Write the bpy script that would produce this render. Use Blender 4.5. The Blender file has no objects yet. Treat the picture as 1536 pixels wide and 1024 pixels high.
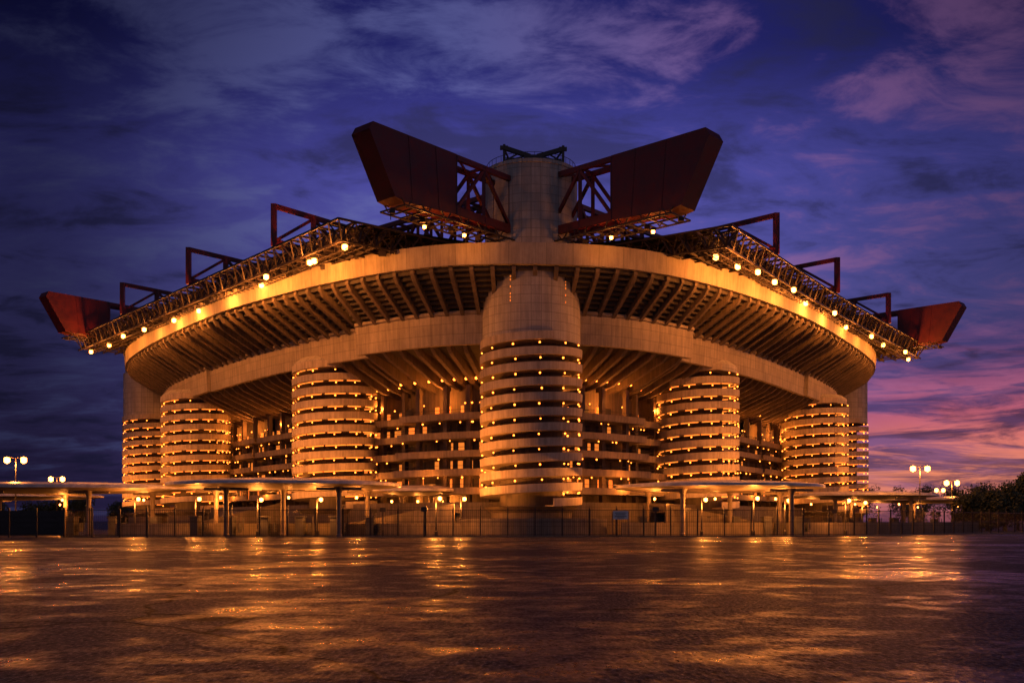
import bpy, math, random, bisect, bmesh
from mathutils import Vector, Matrix
random.seed(7)
sc=bpy.context.scene
sc.view_settings.view_transform='Standard'; sc.view_settings.look='None'; sc.view_settings.exposure=0
WARM=(1,.275,.038)
# ---------------------------------------------------------------- materials
def nmat(name):
    m=bpy.data.materials.new(name); m.use_nodes=True
    nt=m.node_tree; b=nt.nodes['Principled BSDF']; return m,nt,b
def N(nt,t,**k):
    n=nt.nodes.new(t)
    for a,v in k.items(): setattr(n,a,v)
    return n
def mathn(nt,op,a,b=None,c=None,clamp=False):
    n=N(nt,'ShaderNodeMath',operation=op); n.use_clamp=clamp
    for i,v in enumerate((a,b,c)):
        if v is None: continue
        if isinstance(v,(int,float)): n.inputs[i].default_value=v
        else: nt.links.new(v,n.inputs[i])
    return n.outputs[0]
def mixc(nt,f,a,b,mode='MIX'):
    n=N(nt,'ShaderNodeMix',data_type='RGBA',blend_type=mode)
    for i,v in ((0,f),(6,a),(7,b)):
        if isinstance(v,(int,float)): n.inputs[i].default_value=v
        elif isinstance(v,tuple): n.inputs[i].default_value=(v[0],v[1],v[2],1)
        else: nt.links.new(v,n.inputs[i])
    return n.outputs[2]
def maprange(nt,v,a,b,c,d,smooth=False):
    n=N(nt,'ShaderNodeMapRange'); n.clamp=True
    if smooth: n.interpolation_type='SMOOTHSTEP'
    nt.links.new(v,n.inputs[0])
    for i,x in enumerate((a,b,c,d)): n.inputs[i+1].default_value=x
    return n.outputs[0]
def noise(nt,vec,scale,detail=4,rough=.55,dist=0):
    n=N(nt,'ShaderNodeTexNoise'); n.inputs['Scale'].default_value=scale; n.inputs['Detail'].default_value=detail
    n.inputs['Roughness'].default_value=rough; n.inputs['Distortion'].default_value=dist
    if vec is not None: nt.links.new(vec,n.inputs['Vector'])
    return n.outputs['Fac']
def concrete(name,c1,c2,panel=None,rough=.75,joint=.5):
    m,nt,b=nmat(name)
    tc=N(nt,'ShaderNodeTexCoord')
    a=noise(nt,tc.outputs['Object'],.35,6,.65)
    mp=N(nt,'ShaderNodeMapping'); mp.inputs['Scale'].default_value=(1.6,1.6,.1); nt.links.new(tc.outputs['Object'],mp.inputs[0])
    s=noise(nt,mp.outputs[0],1.6,6,.65)
    f=noise(nt,tc.outputs['Object'],9,4,.6)
    fac=mathn(nt,'ADD',mathn(nt,'MULTIPLY',a,.4),mathn(nt,'MULTIPLY',s,.6))
    fac=maprange(nt,fac,.40,.59,0,1)
    col=mixc(nt,fac,c1,c2)
    col=mixc(nt,.35,col,mixc(nt,f,(.25,.25,.25),(.75,.75,.75)),'OVERLAY')
    if panel:
        br=N(nt,'ShaderNodeTexBrick'); br.offset=0
        br.inputs['Scale'].default_value=1; br.inputs['Brick Width'].default_value=panel[0]; br.inputs['Row Height'].default_value=panel[1]
        br.inputs['Mortar Size'].default_value=.03; br.inputs['Color1'].default_value=(1,1,1,1); br.inputs['Color2'].default_value=(.82,.82,.82,1)
        br.inputs['Mortar'].default_value=(joint,)*3+(1,)
        nt.links.new(tc.outputs['UV'],br.inputs['Vector'])
        col=mixc(nt,1.0,col,br.outputs['Color'],'MULTIPLY')
    nt.links.new(col,b.inputs['Base Color']); b.inputs['Roughness'].default_value=rough
    bp=N(nt,'ShaderNodeBump'); bp.inputs['Strength'].default_value=.25; bp.inputs['Distance'].default_value=.05
    nt.links.new(f,bp.inputs['Height']); nt.links.new(bp.outputs[0],b.inputs['Normal'])
    return m
def paint(name,c,rough=.45,metal=0,var=.35):
    m,nt,b=nmat(name); tc=N(nt,'ShaderNodeTexCoord')
    a=noise(nt,tc.outputs['Object'],.7,6,.65)
    col=mixc(nt,maprange(nt,a,.35,.65,0,1),tuple(x*(1-var) for x in c),tuple(min(1,x*(1+var*.6)) for x in c))
    nt.links.new(col,b.inputs['Base Color']); b.inputs['Metallic'].default_value=metal
    nt.links.new(maprange(nt,a,.3,.7,rough-.1,rough+.12),b.inputs['Roughness'])
    return m
def emit(name,c,s):
    m,nt,b=nmat(name); b.inputs['Base Color'].default_value=(*c,1)
    b.inputs['Emission Color'].default_value=(*c,1); b.inputs['Emission Strength'].default_value=s
    return m
M_ring=concrete('concrete_ring',(.45,.38,.29),(.29,.24,.19),(3.2,10))
M_band=concrete('concrete_gallery',(.38,.32,.25),(.24,.20,.16),(1.9,1.33))
M_tower=concrete('concrete_tower',(.45,.41,.36),(.31,.28,.25),(1.25,1.05))
M_ramp=concrete('concrete_ramp',(.48,.40,.31),(.28,.23,.18))
M_balc=concrete('concrete_balcony',(.30,.24,.18),(.17,.135,.10))
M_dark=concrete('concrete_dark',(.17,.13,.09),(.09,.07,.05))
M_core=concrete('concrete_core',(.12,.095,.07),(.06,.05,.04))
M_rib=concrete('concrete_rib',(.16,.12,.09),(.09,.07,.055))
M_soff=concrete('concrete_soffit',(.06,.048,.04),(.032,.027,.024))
M_plinth=concrete('concrete_plinth',(.22,.18,.14),(.12,.10,.08),(2.4,1.2))
M_red=paint('red_painted_steel',(.085,.003,.007),.5)
M_steel=paint('dark_steel',(.05,.045,.045),.5,.4)
M_frame=paint('space_frame_steel',(.035,.025,.024),.55,.2)
M_roof=paint('roof_sheet',(.03,.03,.035),.6)
M_fence=paint('fence_steel',(.035,.03,.03),.5,.4)
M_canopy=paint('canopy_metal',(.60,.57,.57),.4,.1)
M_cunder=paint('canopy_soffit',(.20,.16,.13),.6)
M_booth=paint('booth_panel',(.07,.07,.075),.5)
M_white=paint('sign_white',(.7,.68,.65),.5,0,.1)
M_lamp=emit('lamp_glow',(1,.20,.02),9)
M_blamp=emit('facade_lamp_glow',(1,.20,.02),10)
M_flood=emit('flood_glow',(1,.30,.045),22)
M_street=emit('street_glow',(1,.30,.05),18)
M_dimw=emit('window_glow',(1,.25,.03),.9)
M_strip=emit('soffit_glow',(1,.24,.028),1.7)  # added emission for the lit look under the ramp slabs, no fixture
# ---------------------------------------------------------------- mesh builder
class MB:
    def __init__(s): s.v=[];s.f=[];s.uv=[]
    def quad(s,p,uv=None):
        i=len(s.v); s.v+= [tuple(q) for q in p]; s.f.append(tuple(range(i,i+len(p))))
        s.uv+= uv if uv else [(q[0],q[2]) for q in p]
    def hexa(s,P):
        for f in ((0,3,2,1),(4,5,6,7),(0,1,5,4),(1,2,6,5),(2,3,7,6),(3,0,4,7)): s.quad([P[k] for k in f])
    def box(s,c,d,rz=0):
        ca,sa=math.cos(rz),math.sin(rz); P=[]
        for z in (-.5,.5):
            for x,y in ((-.5,-.5),(.5,-.5),(.5,.5),(-.5,.5)):
                X,Y=x*d[0],y*d[1]; P.append((c[0]+X*ca-Y*sa,c[1]+X*sa+Y*ca,c[2]+z*d[2]))
        s.hexa(P)
    def bar(s,a,b,w,h=None):
        h=h or w; a=Vector(a);b=Vector(b);d=(b-a)
        if d.length<1e-5:return
        d.normalize(); up=Vector((0,0,1))
        if abs(d.z)>.95: up=Vector((0,1,0))
        x=d.cross(up).normalized()*w/2; y=x.cross(d).normalized()*h/2
        s.hexa([a-x-y,a+x-y,a+x+y,a-x+y,b-x-y,b+x-y,b+x+y,b-x+y])
    def sweep(s,path,prof,closed=False,closedprof=False):
        n=len(path); pr=list(prof)+([prof[0]] if closedprof else [])
        rows=[]; u=0
        for k in range(n+(1 if closed else 0)):
            p,nn=path[k%n]
            if k: 
                q=path[(k-1)%n][0]; u+=math.hypot(p[0]-q[0],p[1]-q[1])
            rows.append(([(p[0]+nn[0]*o,p[1]+nn[1]*o,z) for o,z in pr],u))
        vs=[0]
        for a,b in zip(pr,pr[1:]): vs.append(vs[-1]+math.hypot(a[0]-b[0],a[1]-b[1]))
        for (r0,u0),(r1,u1) in zip(rows,rows[1:]):
            for j in range(len(pr)-1):
                s.quad([r0[j],r1[j],r1[j+1],r0[j+1]],[(u0,vs[j]),(u1,vs[j]),(u1,vs[j+1]),(u0,vs[j+1])])
        if closedprof and not closed:
            for r in (rows[0][0],rows[-1][0]): s.quad(r[:-1])
    def lathe(s,c,prof,seg=64,sx=1,sy=1):
        vs=[0]
        for a,b in zip(prof,prof[1:]): vs.append(vs[-1]+math.hypot(a[0]-b[0],a[1]-b[1]))
        R=max(p[0] for p in prof)
        for k in range(seg):
            a0,a1=2*math.pi*k/seg,2*math.pi*(k+1)/seg
            for j in range(len(prof)-1):
                (r0,z0),(r1,z1)=prof[j],prof[j+1]
                f=lambda r,a,z:(c[0]+r*sx*math.cos(a),c[1]+r*sy*math.sin(a),c[2]+z)
                s.quad([f(r0,a0,z0),f(r0,a1,z0),f(r1,a1,z1),f(r1,a0,z1)],[(a0*R,vs[j]),(a1*R,vs[j]),(a1*R,vs[j+1]),(a0*R,vs[j+1])])
    def octa(s,c,r,n=6):
        P=[]
        for lat in (-.6,.6):
            for k in range(n):
                a=2*math.pi*k/n; P.append((c[0]+r*math.cos(lat)*math.cos(a),c[1]+r*math.cos(lat)*math.sin(a),c[2]+r*math.sin(lat)))
        i=len(s.v); s.v+=P+[(c[0],c[1],c[2]-r),(c[0],c[1],c[2]+r)]
        F=[]
        for k in range(n):
            k2=(k+1)%n; F+=[(i+k,i+k2,i+n+k2,i+n+k),(i+k2,i+k,i+2*n),(i+n+k,i+n+k2,i+2*n+1)]
        for f in F: s.f.append(f); s.uv+=[(0,0)]*len(f)
    def build(s,name,mat,parent=None,smooth=False,weld=True):
        me=bpy.data.meshes.new(name); me.from_pydata(s.v,[],s.f)
        ul=me.uv_layers.new(name='UVMap')
        flat=[c for t in s.uv for c in t]
        if len(flat)==2*len(me.loops): ul.data.foreach_set('uv',flat)
        me.materials.append(mat)
        bm=bmesh.new(); bm.from_mesh(me)
        if weld: bmesh.ops.remove_doubles(bm,verts=bm.verts,dist=.0005)
        bmesh.ops.recalc_face_normals(bm,faces=bm.faces)
        if smooth:
            for f in bm.faces: f.smooth=True
            for e in bm.edges:
                if len(e.link_faces)==2 and e.calc_face_angle(0)>.6: e.smooth=False
        bm.to_mesh(me); bm.free()
        ob=bpy.data.objects.new(name,me); sc.collection.objects.link(ob)
        if parent: ob.parent=parent
        return ob
def empty(name,loc=(0,0,0),rz=0):
    e=bpy.data.objects.new(name,None); e.location=loc; e.rotation_euler=(0,0,rz); sc.collection.objects.link(e); return e
def point(name,parent,loc,power,col=WARM,r=.3):
    l=bpy.data.lights.new(name,'POINT'); l.energy=power; l.color=col; l.shadow_soft_size=r
    o=bpy.data.objects.new(name,l); o.location=loc; o.parent=parent; sc.collection.objects.link(o); return o
def spot(name,parent,loc,tgt,power,ang=70,col=WARM,r=.3):
    l=bpy.data.lights.new(name,'SPOT'); l.energy=power; l.color=col; l.shadow_soft_size=r; l.spot_size=math.radians(ang); l.spot_blend=.8
    o=bpy.data.objects.new(name,l); o.location=loc; o.parent=parent
    o.rotation_euler=(Vector(tgt)-Vector(loc)).to_track_quat('-Z','Y').to_euler(); sc.collection.objects.link(o); return o
# ---------------------------------------------------------------- camera
cam=bpy.data.cameras.new('camera'); co=bpy.data.objects.new('camera',cam); sc.collection.objects.link(co)
cam.sensor_width=36; cam.lens=35.16; cam.shift_y=.1758; cam.clip_end=6000
co.location=(0,0,1.7); co.rotation_euler=(math.radians(90),0,0); sc.camera=co
# ---------------------------------------------------------------- stadium
ST=empty('football_stadium',(2.4,126,0),math.radians(3.3))
def rx(x,y):   # right flank sits a little wider than the left one
    return x*(1+.03*min(1,max(0,(y-20)/40)))
half=[(0,-7.1),(-9,-6.1),(-16.8,-2.8),(-25.1,3.3),(-33.2,10.9),(-44.4,23.6),(-57.1,42.3),(-67.5,60),(-73.5,73),(-77,86),(-76,101),(-67,116),(-42,132),(0,140)]
ctrl=half+[(rx(-x,y),y) for x,y in half[-2:0:-1]]
def catmull(P,n=24):
    out=[]; m=len(P)
    for i in range(m):
        p0,p1,p2,p3=[Vector(P[(i+k)%m]) for k in (-1,0,1,2)]
        for j in range(n):
            t=j/n
            out.append(.5*((2*p1)+(p2-p0)*t+(2*p0-5*p1+4*p2-p3)*t*t+(3*p1-p0-3*p2+p3)*t**3))
    return out
dense=catmull(ctrl); acc=[0]
for a,b in zip(dense,dense[1:]+dense[:1]): acc.append(acc[-1]+(b-a).length)
L=acc[-1]
def at(s):
    s%=L; i=min(bisect.bisect_right(acc,s)-1,len(dense)-1)
    a=dense[i]; b=dense[(i+1)%len(dense)]; t=(s-acc[i])/max(1e-6,acc[i+1]-acc[i]); return a.lerp(b,t)
def pn(s):
    p=at(s); t=(at(s+1.5)-at(s-1.5)).normalized(); return ((p.x,p.y),(-t.y,t.x))
def sub(s0,s1,ds=1.0):
    n=max(2,int(round((s1-s0)/ds))); return [pn(s0+(s1-s0)*k/n) for k in range(n+1)]
def s_at(cond):
    s=0
    while s<L/2 and not cond(at(s)): s+=.25
    return s
sA=s_at(lambda p:p.x<-26.5); sB=s_at(lambda p:p.x<-58); sC=s_at(lambda p:p.y>104 )
full=sub(0,L)[:-1]
mb=MB(); mb.sweep(full,[(0,32.3),(.15,34.6),(.15,34.85),(-1.3,34.85),(-1.3,33.2),(-.7,32.3)],True,True); mb.build('upper_ring_beam',M_ring,ST,True)
segs=[(-sA,sA,6.4),(sA,sB,8.6),(sB,sC,8.0),(sC,L-sC,7),(L-sC,L-sB,8.0),(L-sB,L-sA,8.6)]
rake=MB();ribs=MB();gal=MB();ceil=MB();cribs=MB();inner=MB();balc=MB();cols=MB();dots=MB();plinth=MB();win=MB();rail=MB();doors=MB()
def fin(m,s,poly,th):
    p,n=pn(s); t=(n[1],-n[0]); A=[];B=[]
    for o,z in poly:
        x,y=p[0]+n[0]*o,p[1]+n[1]*o
        A.append((x+t[0]*th/2,y+t[1]*th/2,z)); B.append((x-t[0]*th/2,y-t[1]*th/2,z))
    m.quad(A); m.quad(B[::-1])
    for k in range(len(poly)):
        j=(k+1)%len(poly); m.quad([A[k],A[j],B[j],B[k]])
levels=[5.6,8.1,10.6,13.1,15.7]
blights=[]
for s0,s1,ins in segs:
    P=sub(s0,s1)
    st=[]
    K=9
    for k in range(K):
        o0=-.7-(ins-.7)*k/K; o1=-.7-(ins-.7)*(k+1)/K; z0=32.3-4.4*k/K; z1=32.3-4.4*(k+1)/K
        st+=[(o0,z0),(o0,z1)]+([(o1,z1)] if k==K-1 else [])
    rake.sweep(P,st)
    n=int((s1-s0)/2.6)
    for k in range(n+1):
        s=s0+(s1-s0)*(k+.5)/(n+1)
        fin(ribs,s,[(-.4,32.5),(-ins,28.3),(-ins,26.9),(-1.0,31.0),(-.4,31.8)],.5)
    gal.sweep(P,[(-ins+.55,23.9),(-ins+.75,27.6),(-ins+.95,27.65),(-ins+.95,28.05),(-ins-.1,28.05),(-ins-.1,23.9)],False,True)
    ceil.sweep(P,[(-ins-.05,24.4),(-ins-10.8,21.2)])
    n=int((s1-s0)/3.0)
    for k in range(n+1):
        s=s0+(s1-s0)*(k+.5)/(n+1)
        fin(cribs,s,[(-ins-.2,24.5),(-ins-11,21.3),(-ins-11,19.7),(-ins-8,20.3),(-ins-1.2,23.1),(-ins-.2,23.9)],.55)
        p,nn=pn(s+1.5); o=-ins-8.0
        dots.octa((p[0]+nn[0]*o,p[1]+nn[1]*o,20.9),.2)
    inner.sweep(P,[(-ins-11,0),(-ins-11,21.4)])
    for li,z in enumerate(levels):
        oo=-ins-6.2-(.35*li)
        balc.sweep(P,[(oo,z-.25),(oo+.08,z+.65),(oo-.15,z+.65),(oo-.2,z+.02),(-ins-10.98,z+.02),(-ins-10.98,z-.25)],False,True)
        rail.sweep(P,[(oo,z+1.05),(oo,z+1.11),(oo-.06,z+1.11),(oo-.06,z+1.05)],False,True)
    n=int((s1-s0)/5.5)
    for k in range(n):
        s=s0+(s1-s0)*(k+.5)/n
        fin(cols,s,[(-ins-8.6,0),(-ins-8.6,20.2),(-ins-9.3,20),(-ins-9.3,0)],.6)
        for li,z in enumerate(levels):
            for q in range(2):
                if random.random()<.5:
                    p,nn=pn(s+random.uniform(.4,5)); o=-ins-7.6-.3*li
                    dots.octa((p[0]+nn[0]*o,p[1]+nn[1]*o,z+2.05),random.uniform(.08,.13))
        for z in levels:
            for q in (0,2.7):
                ss=s+q+random.uniform(.4,1.2); w=random.choice((.5,.9,1.4,1.7))
                p0,n0=pn(ss);p1,n1=pn(ss+w); o=-ins-10.95
                a=(p0[0]+n0[0]*o,p0[1]+n0[1]*o);b=(p1[0]+n1[0]*o,p1[1]+n1[1]*o)
                (win if random.random()<.45 else doors).quad([(*a,z+.15),(*b,z+.15),(*b,z+2.0),(*a,z+2.0)])
    plinth.sweep(P,[(-ins-2.6,0),(-ins-2.6,4.2),(-ins-3.0,4.2),(-ins-3.0,0)],False,True)
    if s0<sC or s0>L-sC-1:
        n=max(2,int((s1-s0)/13))
        for k in range(n): blights.append((s0+(s1-s0)*(k+.5)/n,ins))
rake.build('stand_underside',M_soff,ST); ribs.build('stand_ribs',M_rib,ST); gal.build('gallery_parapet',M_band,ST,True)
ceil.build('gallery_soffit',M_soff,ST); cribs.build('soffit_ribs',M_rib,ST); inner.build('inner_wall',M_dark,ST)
balc.build('balconies',M_balc,ST); rail.build('balcony_rails',M_steel,ST); cols.build('facade_columns',M_rib,ST); plinth.build('plinth_wall',M_plinth,ST)
dots.build('facade_lamps',M_blamp,ST); win.build('lit_openings',M_dimw,ST); doors.build('dark_openings',M_roof,ST)
for s,ins in blights:
    p,nn=pn(s)
    for o,z,pw in ((-ins-8.6,18.2,950),(-ins-5.4,6.6,800)):
        point('gallery_light',ST,(p[0]+nn[0]*o,p[1]+nn[1]*o,z),pw,(1,.25,.03),.25)
bw=MB(); bw.sweep(full,[(-1.2,34.0),(-9,34.2),(-9,29)],True); bw.build('stand_back',M_dark,ST)
# ---- towers
def tower(name,c,r,corner,z0=3.6,turns=11,lampn=12,strips=True):
    p=1.83; seg=56
    T=empty(name); T.parent=ST; T.location=(c[0],c[1],0)
    m=MB(); tot=int(turns*seg)
    prof=[(r-.02,-.06),(r+.02,.90),(r-.26,.93),(r-.3,.12),(r-2.6,.12),(r-2.6,-.06)]
    rows=[]
    for k in range(tot+1):
        a=2*math.pi*k/seg-1.2; z=z0+p*k/seg
        rows.append([(rr*math.cos(a),rr*math.sin(a),z+zz) for rr,zz in prof])
    for k in range(tot):
        for j in range(6):
            j2=(j+1)%6; m.quad([rows[k][j],rows[k+1][j],rows[k+1][j2],rows[k][j2]])
    m.quad(rows[0]); m.quad(rows[-1])
    m.build('spiral_ramp',M_ramp,T,True)
    top=z0+p*turns
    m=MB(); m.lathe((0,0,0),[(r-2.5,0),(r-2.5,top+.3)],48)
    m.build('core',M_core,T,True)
    m=MB()
    if corner:
        m.lathe((0,0,0),[(0,top-.1),(r-.25,top-.1),(r-.25,33.6),(r-.65,33.6),(r-.65,45.0)],96)
        m.lathe((0,0,0),[(r-.65,44.9),(r-.55,44.95),(r-.55,45.35),(r-1.0,45.4),(0,45.4)],96)
    else:
        m.lathe((0,0,0),[(0,top-.1),(r-.35,top-.1),(r-.35,top+.9),(r-1.2,top+1.6),(r-3,top+1.7),(0,top+1.7)],64)
    m.build('drum',M_tower,T,True)
    m=MB(); m.lathe((0,0,0),[(r-1.3,0),(r-1.3,z0-.8),(r-.5,z0-.1),(r-2.4,z0)],64); m.build('base_drum',M_dark,T,True)
    d=MB(); sp=MB()
    for k in range(int(turns*lampn)):
        j=random.uniform(-.07,.07)
        a=2*math.pi*(k+.5+j)/lampn-1.2; z=z0+p*(k+.5+j)/lampn+1.38
        if z>top-.2: break
        d.octa(((r-.22)*math.cos(a),(r-.22)*math.sin(a),z),random.uniform(.10,.14))
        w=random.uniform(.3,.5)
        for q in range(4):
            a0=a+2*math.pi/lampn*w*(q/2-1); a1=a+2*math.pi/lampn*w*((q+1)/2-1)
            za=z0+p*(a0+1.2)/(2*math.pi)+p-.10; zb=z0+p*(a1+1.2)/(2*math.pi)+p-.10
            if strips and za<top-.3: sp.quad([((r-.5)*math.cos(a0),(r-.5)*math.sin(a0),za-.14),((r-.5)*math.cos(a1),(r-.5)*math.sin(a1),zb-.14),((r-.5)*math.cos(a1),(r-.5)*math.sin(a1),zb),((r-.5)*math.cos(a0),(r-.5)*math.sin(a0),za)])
    d.build('ramp_lamps',M_lamp,T)
    if strips: sp.build('soffit_glow_strips',M_strip,T)  # glowing strips added in the ramp gaps to stand in for lit soffits
    return T
TC=tower('corner_tower',(0,0),6.45,True,strips=False)
sl=MB()
for a in (-118,-52):
    a=math.radians(a)
    for k in range(9):
        if random.random()<.8:
            z=28.3+k*.42; sl.box((6.22*math.cos(a),6.22*math.sin(a),z),(.1,.05,.22),a+math.pi/2)
sl.build('slot_lights',M_dimw,TC)
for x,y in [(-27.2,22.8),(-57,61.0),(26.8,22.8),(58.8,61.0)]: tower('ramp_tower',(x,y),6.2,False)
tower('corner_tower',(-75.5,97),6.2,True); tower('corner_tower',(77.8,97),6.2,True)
cr=MB()
for x in (-3.6,3.6):
    cr.bar((x,-4.2,45.3),(x,-4.2,47.5),.3); cr.bar((x-.5,-4.2,47.1),(x+.45,-4.2,47.1),.42); cr.bar((x,-4.2,47.1),(x*.12,-4.0,46.2),.48); cr.bar((x,-4.2,45.5),(x*.45,-4.1,46.6),.16)
    cr.bar((x,-4.2,45.5),(x*.12,-4.1,46.3),.14)
    cr.bar((x,-4.2,47.0),(x*.3,4,45.4),.18)
cr.bar((-1.2,-4.2,46.0),(1.2,-4.2,46.0),.55); cr.bar((-3.5,-4.2,45.85),(3.5,-4.2,45.85),.1); cr.lathe((0,0,45.3),[(4.6,0),(4.6,.4),(4.5,.4)],32)
for k in range(40):
    a=2*math.pi*k/40; b=2*math.pi*(k+1)/40; cr.bar((5.6*math.cos(a),5.6*math.sin(a),45.3),(5.6*math.cos(a),5.6*math.sin(a),46.2),.05); cr.bar((5.6*math.cos(a),5.6*math.sin(a),46.2),(5.6*math.cos(b),5.6*math.sin(b),46.2),.05)
cr.build('tower_crown',M_steel,ST)
# ---- red girders
B=math.radians(47)
def girder(name,end,d,length,solid=14.0,hw=1.45,zt=43.1,zb=36.6,rake=3.6,prow=True):
    d=Vector((d[0],d[1],0)).normalized(); n=Vector((-d.y,d.x,0)); e=Vector((end[0],end[1],0))
    m=MB(); t=MB()
    def P(a,o,z): q=e+d*a+n*o; return (q.x,q.y,z)
    if prow:
        out=[(0,zt-.9),(.5,zt),(solid,zt),(solid,zb),(rake+1.5,zb-.45),(rake,zb-.2)]
        A=[P(a,-hw,z) for a,z in out]; C=[P(a,hw,z) for a,z in out]
        m.quad(A);m.quad(C[::-1])
        for k in range(6):
            j=(k+1)%6; m.quad([A[k],A[j],C[j],C[k]])
        st=solid
        for a in (5.5,9.6):
            for o in (-hw-.015,hw+.015): m.bar(P(a,o,zt-.05),P(a+.6,o,zb-.1),.05,.05)
    else: st=0
    sides=(-hw+.2,hw-.2) if prow else (0,)
    for o in sides:
        m.bar(P(st,o,zt-.35),P(length,o,zt-.35),.5,.6)
        m.bar(P(st,o,zb+.45),P(length,o,zb+.45),.5,1.0)
        stp=4.6 if prow else 6.0
        nb=max(1,int((length-st)/stp)); w=(length-st)/nb
        for k in range(nb+1):
            a=st+w*k; m.bar(P(a,o,zb),P(a,o,zt-.1),.42 if prow else .7)
            if k<nb:
                if k%2==0: m.bar(P(a,o,zb+.6),P(a+w,o,zt-.5),.36)
                else: m.bar(P(a,o,zt-.5),P(a+w,o,zb+.6),.36)
    if prow:
        nb=max(1,int((length-st)/4.6)); w=(length-st)/nb
        for k in range(nb+1):
            a=st+w*k
            for z in (zb+.3,zt-.3): m.bar(P(a,-hw,z),P(a,hw,z),.3)
            if k<nb: m.bar(P(a,-hw,zb+.3),P(a+w,hw,zb+.3),.22); m.bar(P(a,-hw,zt-.3),P(a+w,hw,zt-.3),.22)
    m.build(name,M_red,ST)
    if not prow: return
    le=int(min(length,31)/1.5)
    for k in range(3,le):
        a=k*1.5
        t.bar(P(a,-hw-.5,zb-1.0),P(a,hw+.5,zb-1.0),.16)
        for o in (-hw,hw): t.bar(P(a,o,zb-.1),P(a+(.75 if k%2 else -.75),o,zb-1.0),.12)
        if k%3==0: t.box(P(a,0,zb-1.3),(.6,.5,.45))
        if k%4==0: t.bar(P(a,hw+.5,zb-.2),P(a,hw+.5,zb-1.5),.09)
    for o in (-hw-.5,0,hw+.5): t.bar(P(4.5,o,zb-1.0),P(min(length,31),o,zb-1.0),.18)
    t.build('girder_walkway',M_frame,ST)
for sg,tx,ty,zt in ((-1,19.5,-19.9,43.5),(1,18.7,-18.8,44.1)):
    girder('main_girder',(sg*tx,ty),(-sg*tx,-ty),98,zt=zt,solid=13)
girder('main_girder',(-83.8,59.2),(math.cos(B),math.sin(B)),60,solid=12,hw=1.4)
girder('main_girder',(87.0,59.0),(-math.cos(B),math.sin(B)),60,solid=12,hw=1.4,zt=43.4)
for sg in (-1,1):
    for (x,y) in ((-32.7,3.9),(-49,25.2),(-66,48)):
        girder('cross_girder',((x if sg<0 else rx(-x,y)),y),(-sg*math.cos(B),math.sin(B)),45,prow=False,hw=.3,zt=42.4,zb=36.9)
# ---- roof
rd=Vector((-33.0,44,0)).normalized(); rn=Vector((rd.y,-rd.x,0))
rs=Vector((-23.0,-9.2,0)); slen=(Vector((-82,69.5,0))-rs).length
for sg in (-1,1):
    m=MB()
    def Q(s,t,z):
        q=rs+rd*s+rn*t
        return (q.x,q.y,z) if sg<0 else (rx(-q.x,q.y),q.y,z)
    nS=int(slen/2.3); ws=slen/nS; nT=8; wt=2.3
    for i in range(nS+1):
        for j in range(nT+1):
            a=i*ws;t=j*wt
            z1,z0=36.7,34.6
            if i<nS:
                m.bar(Q(a,t,z1),Q(a+ws,t,z1),.24)
                if j<nT: 
                    m.bar(Q(a+ws/2,t+wt/2,z0),Q(a+1.5*ws,t+wt/2,z0),.24)
                    for (da,dt) in ((0,0),(ws,0),(0,wt),(ws,wt)): m.bar(Q(a+da,t+dt,z1),Q(a+ws/2,t+wt/2,z0),.17)
            if j<nT:
                m.bar(Q(a,t,z1),Q(a,t+wt,z1),.24)
                if j<nT-1 and i<nS: m.bar(Q(a+ws/2,t+wt/2,z0),Q(a+ws/2,t+1.5*wt,z0),.2)
    for tt in (2.2,3.4): m.bar(Q(0,tt,34.0),Q(slen,tt,34.0),.1,.1); m.bar(Q(0,tt,34.9),Q(slen,tt,34.9),.06)
    for i in range(nS*2): 
        m.bar(Q(i*ws/2,2.2,34.0),Q(i*ws/2,2.2,36),.07); m.bar(Q(i*ws/2,2.2,34.0),Q(i*ws/2,3.4,34.0),.08); m.bar(Q(i*ws/2,3.4,34.0),Q(i*ws/2,3.4,35.4),.07)
        if random.random()<.5: m.box(Q(i*ws/2,random.uniform(1.2,9),34.4),(random.uniform(.3,.9),.4,random.uniform(.3,.8)))
    m.build('roof_space_frame',M_frame,ST)
    fl=MB(); glow=MB()
    ss=[2.5,9.5,11.5,19,27,35.5,45,56,66,77,86,94]
    random.seed(11 if sg<0 else 23)
    for i,s in enumerate(ss):
        s+=random.uniform(-1.5,1.5); t=random.uniform(.5,3.6); z=random.uniform(33.7,34.5)
        x,y,z=Q(s,t,z)
        fl.box((x,y,z+.3),(.8,.5,.35)); glow.octa((x,y,z-.18),.4)
        X,Y,Z_=Q(s,min(t,.6),z); point('flood_light',ST,(X,Y,z-1.5),2700,WARM,.4)
    fl.build('floodlight_housings',M_steel,ST); glow.build('floodlight_bulbs',M_flood,ST)
fl=MB();glow=MB()
for x,y in ((-13,-13.0),(-8.5,-10.0),(13,-12.6),(8.6,-10.0)):
    fl.box((x,y,35.05),(.6,.4,.3)); glow.octa((x,y,34.75),.24); point('flood_light',ST,(x,y,34.0),450,WARM,.3)
fl.build('girder_lamp_housings',M_steel,ST); glow.build('girder_lamp_bulbs',M_flood,ST)
poly=[(-3,4),(-21,-5),(-79,69.5),(-62,98),(-40,135),(0,165)]
poly=poly+[(rx(-x,y),y) for x,y in poly[::-1] if x]
m=MB(); m.quad([(x,y,36.95) for x,y in poly]); m.quad([(x,y,37.25) for x,y in poly][::-1]); m.build('roof_sheet',M_roof,ST)
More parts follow.
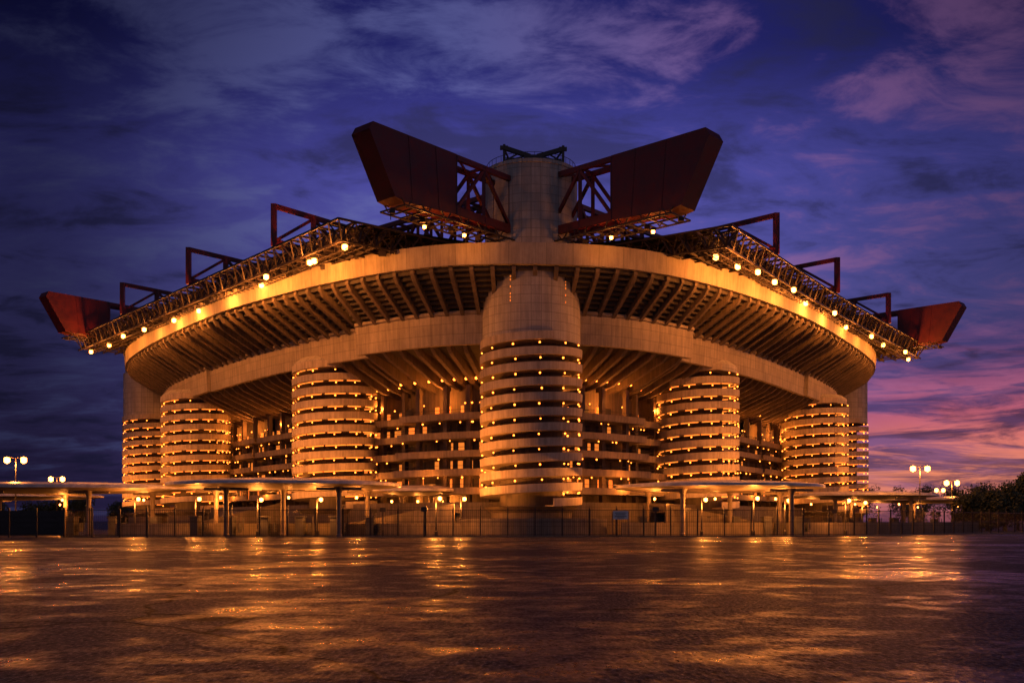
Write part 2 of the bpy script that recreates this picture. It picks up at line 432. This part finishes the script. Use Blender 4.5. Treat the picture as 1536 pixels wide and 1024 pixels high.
# ---- ground floods on short masts
fx=MB()
for (x,y,tx,ty,tz,pw,an) in [(-18,-8,0,0,12.5,23000,58),(18,-8,0,0,12.5,17000,58),(-13,-14,0,-4,33,6000,34),(13,-14,0,-4,33,6000,34),(-42,8,-27,22,12.5,21000,58),(-20,5,-27,22,12,7000,62),(20,5,27,22,12,7000,62),(42,8,27,22,12.5,20000,58),(-73,43,-57,61,12.5,23000,56),(74,43,59,61,12.5,22000,56),(-87,82,-75,97,12.5,21000,58),(90,82,77,97,12.5,21000,58)]:
    fx.bar((x,y,0),(x,y,3),.14); fx.box((x,y,3.1),(.7,.4,.5))
    spot('ground_flood_light',ST,(x,y,3.6),(tx,ty,tz),pw,an)
fx.build('ground_flood_masts',M_steel,ST)
# ---------------------------------------------------------------- ground
def ground():
    m,nt,b=nmat('wet_asphalt'); tc=N(nt,'ShaderNodeTexCoord'); O=tc.outputs['Object']
    mg=N(nt,'ShaderNodeMapping'); mg.inputs['Scale'].default_value=(1,.42,1); nt.links.new(O,mg.inputs[0]); G=mg.outputs[0]
    big=noise(nt,O,.10,5,.6,.6); mid=noise(nt,O,.7,7,.72); gr=noise(nt,G,7,4,.8); fine=noise(nt,G,16,3,.85)
    peb=N(nt,'ShaderNodeTexVoronoi'); peb.inputs['Scale'].default_value=11; nt.links.new(G,peb.inputs['Vector'])
    wet=maprange(nt,mathn(nt,'ADD',mathn(nt,'MULTIPLY',big,.5),mathn(nt,'MULTIPLY',mid,.5)),.47,.61,0,1,True)
    vo=N(nt,'ShaderNodeTexVoronoi',feature='DISTANCE_TO_EDGE'); vo.inputs['Scale'].default_value=.085
    nz=N(nt,'ShaderNodeTexNoise'); nz.inputs['Scale'].default_value=.6; nt.links.new(O,nz.inputs['Vector'])
    ad=N(nt,'ShaderNodeVectorMath',operation='MULTIPLY_ADD'); nt.links.new(nz.outputs['Color'],ad.inputs[0]); ad.inputs[1].default_value=(1.6,1.6,0); nt.links.new(O,ad.inputs[2])
    nt.links.new(ad.outputs[0],vo.inputs['Vector'])
    crack=maprange(nt,vo.outputs['Distance'],0,.008,0,1)
    col=mixc(nt,wet,(.040,.043,.055),(.024,.026,.034)); col=mixc(nt,maprange(nt,fine,.50,.64,0,1),col,(.15,.155,.18)); col=mixc(nt,maprange(nt,peb.outputs['Distance'],.0,.5,.7,0),col,(.004,.004,.005)); col=mixc(nt,crack,(.003,.003,.003),col)
    nt.links.new(col,b.inputs['Base Color'])
    r=mathn(nt,'SUBTRACT',.46,mathn(nt,'MULTIPLY',wet,.24)); r=mathn(nt,'ADD',r,mathn(nt,'MULTIPLY',mathn(nt,'SUBTRACT',gr,.5),.35))
    nt.links.new(r,b.inputs['Roughness']); b.inputs['IOR'].default_value=1.33
    sp=mathn(nt,'MULTIPLY',maprange(nt,wet,0,1,.008,.14),mathn(nt,'MULTIPLY',maprange(nt,gr,.38,.62,.3,1.4),maprange(nt,peb.outputs['Distance'],.05,.5,.25,1.4)))
    nt.links.new(sp,b.inputs['Specular IOR Level'])
    h=mathn(nt,'ADD',mathn(nt,'MULTIPLY',fine,.5),mathn(nt,'MULTIPLY',peb.outputs['Distance'],.8)); h=mathn(nt,'ADD',h,mathn(nt,'MULTIPLY',crack,.8)); h=mathn(nt,'ADD',h,mathn(nt,'MULTIPLY',gr,1.0))
    bp=N(nt,'ShaderNodeBump'); bp.inputs['Distance'].default_value=.016; nt.links.new(maprange(nt,wet,0,1,1.0,.5),bp.inputs['Strength'])
    nt.links.new(h,bp.inputs['Height']); nt.links.new(bp.outputs[0],b.inputs['Normal'])
    g=MB(); g.quad([(-2500,-200,0),(2500,-200,0),(2500,4000,0),(-2500,4000,0)]); g.build('ground',m)
ground()
# ---------------------------------------------------------------- fence
def polyline(P,ds):
    out=[]
    for a,b in zip(P,P[1:]):
        a=Vector(a);b=Vector(b); n=max(1,int((b-a).length/ds))
        for k in range(n): out.append(a.lerp(b,k/n))
    out.append(Vector(P[-1])); return out
FP=[(-50,111),(-28,111),(24,113),(40,117),(95,168)]
F=empty('security_fence')
m=MB()
for p in polyline(FP,3.0):
    m.box((p.x,p.y,1.6),(.14,.14,3.2)); m.bar((p.x,p.y,3.15),(p.x,p.y+.35,3.5),.06)
for a,b in zip(FP,FP[1:]):
    for z in (.25,1.7,3.0): m.bar((*a,z),(*b,z),.06,.06)
for p in polyline(FP,.22): m.bar((p.x,p.y,.12),(p.x,p.y,3.05),.026)
m.build('bars',M_fence,F)
m=MB()
for a,b in zip(FP,FP[1:]): m.bar((a[0],a[1]-.02,.07),(b[0],b[1]-.02,.07),.35,.14)
m.build('kerb',M_plinth,F)
m=MB()
for k in range(8):
    x=-62+k*3.0
    if k<5:
        m.box((x,108.4,1.55),(2.8,.12,2.7))
        for z in (.5,1.1,1.7,2.3): m.box((x,108.3,z),(2.8,.06,.06))
    m.box((x+1.48,108.4,1.6),(.16,.2,3.2))
m.build('metal_gate',M_fence)
m=MB()
wp=[((x,y),(0,-1)) for x,y in ((-48,121),(-30,119),(-14,117.5),(-6,116.5))]
m.sweep(wp,[(0,0),(0,1.5),(-.3,1.5),(-.3,0)],False,True)
wp=[((2.4+10.5*math.sin(a),126-10.5*math.cos(a)),(math.sin(a),-math.cos(a))) for a in [(-60+k*8)*math.pi/180 for k in range(16)]]
m.sweep(wp,[(0,0),(0,2.1),(-.35,2.1),(-.35,0)],False,True)
wp=[((x,y),(0,-1)) for x,y in ((13,119),(30,123),(46,130),(70,150))]
m.sweep(wp,[(0,0),(0,1.6),(-.3,1.6),(-.3,0)],False,True)
m.build('boundary_wall',M_plinth)
def ramp(x0,y0,x1,y1,zt):
    m=MB(); d=Vector((x1-x0,y1-y0)).normalized(); n=Vector((-d.y,d.x))
    for o in (0,3.5):
        a=(x0+n.x*o,y0+n.y*o);b=(x1+n.x*o,y1+n.y*o)
        m.hexa([(a[0],a[1],0),(a[0]+n.x*.3,a[1]+n.y*.3,0),(b[0]+n.x*.3,b[1]+n.y*.3,0),(b[0],b[1],0),(a[0],a[1],1.2),(a[0]+n.x*.3,a[1]+n.y*.3,1.2),(b[0]+n.x*.3,b[1]+n.y*.3,zt+1.1),(b[0],b[1],zt+1.1)])
    m.quad([(x0,y0,.1),(x0+n.x*3.5,y0+n.y*3.5,.1),(x1+n.x*3.5,y1+n.y*3.5,zt),(x1,y1,zt)])
    m.build('access_ramp',M_plinth)
ramp(-22,124,-7,121,2.8); ramp(-42,128,-30,132,3.2); ramp(32,131,17,124,2.8)
# ---------------------------------------------------------------- canopies
def canopy(c,rx_,ry,z,colsxy,rz=0,pw=750):
    E=empty('entrance_canopy',(c[0],c[1],0),rz)
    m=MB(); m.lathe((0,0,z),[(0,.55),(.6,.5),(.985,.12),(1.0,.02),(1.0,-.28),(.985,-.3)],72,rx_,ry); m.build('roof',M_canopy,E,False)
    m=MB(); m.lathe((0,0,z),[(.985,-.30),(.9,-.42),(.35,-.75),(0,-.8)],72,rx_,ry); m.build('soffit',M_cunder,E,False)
    m=MB()
    for x,y in colsxy:
        m.lathe((x,y,0),[(.36,0),(.36,.3),(.28,.35),(.28,z-1.2),(.6,z-.55)],20)
        m.bar((x-2.5,y,z-.75),(x+2.5,y,z-.75),.18,.3)
    m.build('columns',M_cunder,E)
    m=MB(); g=MB()
    for k in range(6):
        x=-rx_*.75+rx_*1.5*k/5
        m.box((x,-1,1.1),(.9,1.6,2.2)); m.box((x,-1,2.3),(1.2,1.9,.12)); m.box((x+1.1,-1.1,1.0),(.12,1.2,1.1)); m.box((x+1.5,-1.1,1.5),(.1,.1,1.6))
        for zz in (.5,.8,1.1): m.bar((x+.5,-1.5,zz),(x+1.4,-1.5,zz),.05)
    m.build('turnstiles',M_booth,E)
    for k in range(3):
        x=-rx_*.6+rx_*.6*k; g.octa((x,2,z-1.5),.18)
        point('canopy_light',E,(x,2,z-1.95),pw,WARM,.2)
    g.build('bulbs',M_street,E)
canopy((-26.8,118),13.6,12.2,6.1,[(-5.2,-6),(7.6,-7),(.5,-3),(-9,3),(9,5)])
canopy((25.8,125),12.8,12.6,6.1,[(-6,-9),(6.6,-9),(1,-2),(-8,5),(9,5)])
canopy((59,170),12.6,12,6.2,[(-6,-6),(6,-7),(0,4)])
canopy((-58,127),17.5,11,6.0,[(7,-6.5),(-6,-6),(12,1),(0,3)])
canopy((-13,136),6,6,6.0,[(-2,0),(2,0)])
canopy((84,205),14,12,6.2,[(-6,-6),(6,-7),(0,4)])
canopy((-92,175),20,12,6.2,[(-6,-6),(6,-7),(0,4)])
S=empty('information_sign')
s=MB(); s.box((12.2,112.35,2.45),(1.7,.05,.95)); s.build('board',M_white,S)
s=MB(); 
for z,w in ((2.7,1.3),(2.5,1.1),(2.3,1.35),(2.15,.8)): s.box((12.2,112.31,z),(w,.02,.07))
s.box((11.3,112.4,1.4),(.07,.07,2.9)); s.box((13.1,112.4,1.4),(.07,.07,2.9)); s.build('lettering_and_posts',M_booth,S)
# ---------------------------------------------------------------- lamps
def street_lamp(x,y,h,double=True,pw=500,r=.32):
    E=empty('street_lamp',(x,y,0))
    m=MB(); m.lathe((0,0,0),[(.2,0),(.2,.6),(.11,.7),(.06,h)],10)
    k=1.0 if double else .35
    for sx in ((-1,1) if double else (1,)):
        m.bar((0,0,h),(sx*k,-.1,h+.15),.08); m.box((sx*(k+.1),-.1,h+.14),(.8*max(k,.5),.35,.14))
    m.build('pole',M_steel,E)
    g=MB()
    for sx in ((-1,1) if double else (1,)): g.octa((sx*(k+.1),-.1,h-.05-r*.4),r)
    g.build('bulb',M_street,E)
    point('lamp_light',E,(0,-.4,h-.9),pw,WARM,.3)
street_lamp(-65,131,10,True,3500,.48); street_lamp(-86,189,10,True,1500,.55)
street_lamp(62,152,10,True,3500,.5); street_lamp(91,207,10,True,2500,.62); street_lamp(154,335,10,True,1200,.8); street_lamp(136,318,12,True,900,.7)
for x,y,h in ((-29.5,116,4.4),(-22.5,115.5,4.4),(-8.7,114.5,4.5),(-6.2,121,4.6),(22.0,116,4.4),(28.5,118,4.6),(33,121,4.4),(-37,117,4.5),(42,126,4.5),(49,140,4.5),(-46,122,4.6)):
    street_lamp(x,y,h,False,1500,.26)
# ---------------------------------------------------------------- trees
def leafmat():
    m,nt,b=nmat('foliage'); tc=N(nt,'ShaderNodeTexCoord'); a=noise(nt,tc.outputs['Object'],.8,4)
    nt.links.new(mixc(nt,a,(.02,.035,.012),(.05,.07,.025)),b.inputs['Base Color']); b.inputs['Roughness'].default_value=.7; return m
ML=leafmat(); MT=paint('bark',(.06,.045,.03),.8)
def trees(specs,name='tree_row'):
    E=empty(name); tr=MB(); lf=MB()
    for x,y,h,w in specs:
        tr.lathe((x,y,0),[(.35,0),(.22,h*.4),(.08,h*.8)],8)
        cl=[]
        for k in range(18):
            a=random.uniform(0,6.28); rr=random.uniform(.1,.85)*w; z=h*random.uniform(.2,.92); rr*=1-.5*max(0,(z/h-.6)/.4)
            c=(x+rr*math.cos(a),y+rr*math.sin(a),z); cl.append((c,random.uniform(.28,.5)*w)); tr.bar((x,y,h*.25),c,.1)
        for c,r in cl:
            for q in range(150):
                v=Vector((random.gauss(0,1),random.gauss(0,1),random.gauss(0,.8))); v=v.normalized()*r*random.uniform(.45,1.12)
                p=Vector(c)+v; u=Vector((random.uniform(-1,1),random.uniform(-1,1),random.uniform(-1,1))).normalized()*random.uniform(.18,.36); w2=u.orthogonal().normalized()*.22
                lf.quad([p-u,p+w2,p+u,p-w2])
    tr.build('trunks',MT,E); lf.build('leaves',ML,E,weld=False)
sp=[]
for k in range(12): sp.append((86+k*3.2+random.uniform(-1,1),190+k*1.5+random.uniform(-4,4),random.uniform(8.4,10)*(.78+.078*k),random.uniform(3.4,4.6)))
for k in range(14): sp.append((118+k*9,330+random.uniform(-8,8),random.uniform(10,15),random.uniform(5,6.5)))
for k in range(12): sp.append((-105-k*9,290+random.uniform(-8,8),random.uniform(6,8.5),random.uniform(4.5,6)))
trees(sp)
# ---------------------------------------------------------------- world
w=bpy.data.worlds.new('World'); sc.world=w; w.use_nodes=True; nt=w.node_tree
bg=nt.nodes['Background']
tc=N(nt,'ShaderNodeTexCoord'); sx=N(nt,'ShaderNodeSeparateXYZ'); nt.links.new(tc.outputs['Generated'],sx.inputs[0]); X,Y,Z=sx.outputs
Zp=mathn(nt,'MAXIMUM',Z,0)
rp=N(nt,'ShaderNodeValToRGB'); nt.links.new(Zp,rp.inputs[0]); e=rp.color_ramp.elements
e[0].position=0; e[0].color=(.055,.036,.13,1); e[1].position=1; e[1].color=(.008,.008,.06,1)
for p,c in ((.08,(.060,.048,.18)),(.2,(.088,.083,.31)),(.32,(.066,.064,.31)),(.42,(.020,.021,.16))):
    q=e.new(p); q.color=(*c,1)
den=mathn(nt,'ADD',Zp,.16)
cv=N(nt,'ShaderNodeCombineXYZ'); nt.links.new(mathn(nt,'DIVIDE',X,den),cv.inputs[0]); nt.links.new(mathn(nt,'DIVIDE',Y,den),cv.inputs[1])
mp=N(nt,'ShaderNodeMapping'); mp.inputs['Rotation'].default_value=(0,0,math.radians(-32)); mp.inputs['Scale'].default_value=(.85,1.35,1); nt.links.new(cv.outputs[0],mp.inputs[0])
c1=noise(nt,mp.outputs[0],1.7,8,.58,.6); c2=noise(nt,mp.outputs[0],5.0,8,.64,.5)
cl=mathn(nt,'ADD',mathn(nt,'MULTIPLY',c1,.60),mathn(nt,'MULTIPLY',c2,.40))
az=mathn(nt,'DIVIDE',X,mathn(nt,'MAXIMUM',Y,.2))
sideL=maprange(nt,az,-.50,-.02,.20,1.2,True); sideR=maprange(nt,az,.08,.56,1,.40,True)
side=mathn(nt,'MULTIPLY',sideL,sideR)
side=mathn(nt,'MULTIPLY',side,maprange(nt,Zp,.30,.47,1,.65,True))
sidec=N(nt,'ShaderNodeCombineXYZ'); 
for i in range(3): nt.links.new(side,sidec.inputs[i])
base=mixc(nt,1,rp.outputs[0],sidec.outputs[0],'MULTIPLY')
right=maprange(nt,az,-.10,.34,0,1,True)
lit=mixc(nt,right,(.115,.125,.36),(.25,.12,.33))
lit=mixc(nt,1,lit,sidec.outputs[0],'MULTIPLY')
sky=mixc(nt,mathn(nt,'MULTIPLY',maprange(nt,cl,.485,.61,0,1,True),.8),base,lit)
darkf=maprange(nt,cl,.38,.495,.82,0,True)
sky=mixc(nt,darkf,sky,mixc(nt,1,(.028,.027,.10),sidec.outputs[0],'MULTIPLY'))
low=maprange(nt,Zp,.03,.21,1,0,True); rr=maprange(nt,az,.15,.43,0,1,True)
mp2=N(nt,'ShaderNodeMapping'); mp2.inputs['Scale'].default_value=(2.6,2.6,22); mp2.inputs['Rotation'].default_value=(0,math.radians(4),0); nt.links.new(tc.outputs['Generated'],mp2.inputs[0])
c3=noise(nt,mp2.outputs[0],2.4,8,.66,.7)
st=maprange(nt,c3,.41,.59,.14,1,True)
gl=mathn(nt,'MULTIPLY',mathn(nt,'MULTIPLY',low,rr),st)
glc=N(nt,'ShaderNodeValToRGB'); nt.links.new(Zp,glc.inputs[0]); g=glc.color_ramp.elements; g[0].position=.0; g[0].color=(.40,.11,.15,1); g[1].position=.20; g[1].color=(.28,.10,.32,1)
q=g.new(.045); q.color=(1.0,.29,.14,1); q=g.new(.10); q.color=(.72,.15,.20,1)
sky=mixc(nt,gl,sky,glc.outputs[0])
# unseen sky behind the camera: even grey-lilac fill added to light front-facing concrete
back=maprange(nt,Y,-.15,.35,1,0,True)
sky=mixc(nt,back,sky,(.088,.077,.125))
ns=N(nt,'ShaderNodeTexSky',sky_type='NISHITA'); ns.sun_disc=False; ns.sun_elevation=math.radians(-3); ns.sun_rotation=math.radians(50)
add=mixc(nt,.01,sky,ns.outputs[0],'ADD')
nt.links.new(add,bg.inputs['Color']); bg.inputs['Strength'].default_value=1.0
sl=bpy.data.lights.new('sun','SUN'); sl.energy=.06; sl.angle=math.radians(12); sl.color=(1,.5,.55)
so=bpy.data.objects.new('sun',sl); so.rotation_euler=Vector((-.75,-.4,-.12)).to_track_quat('-Z','Y').to_euler(); sc.collection.objects.link(so)
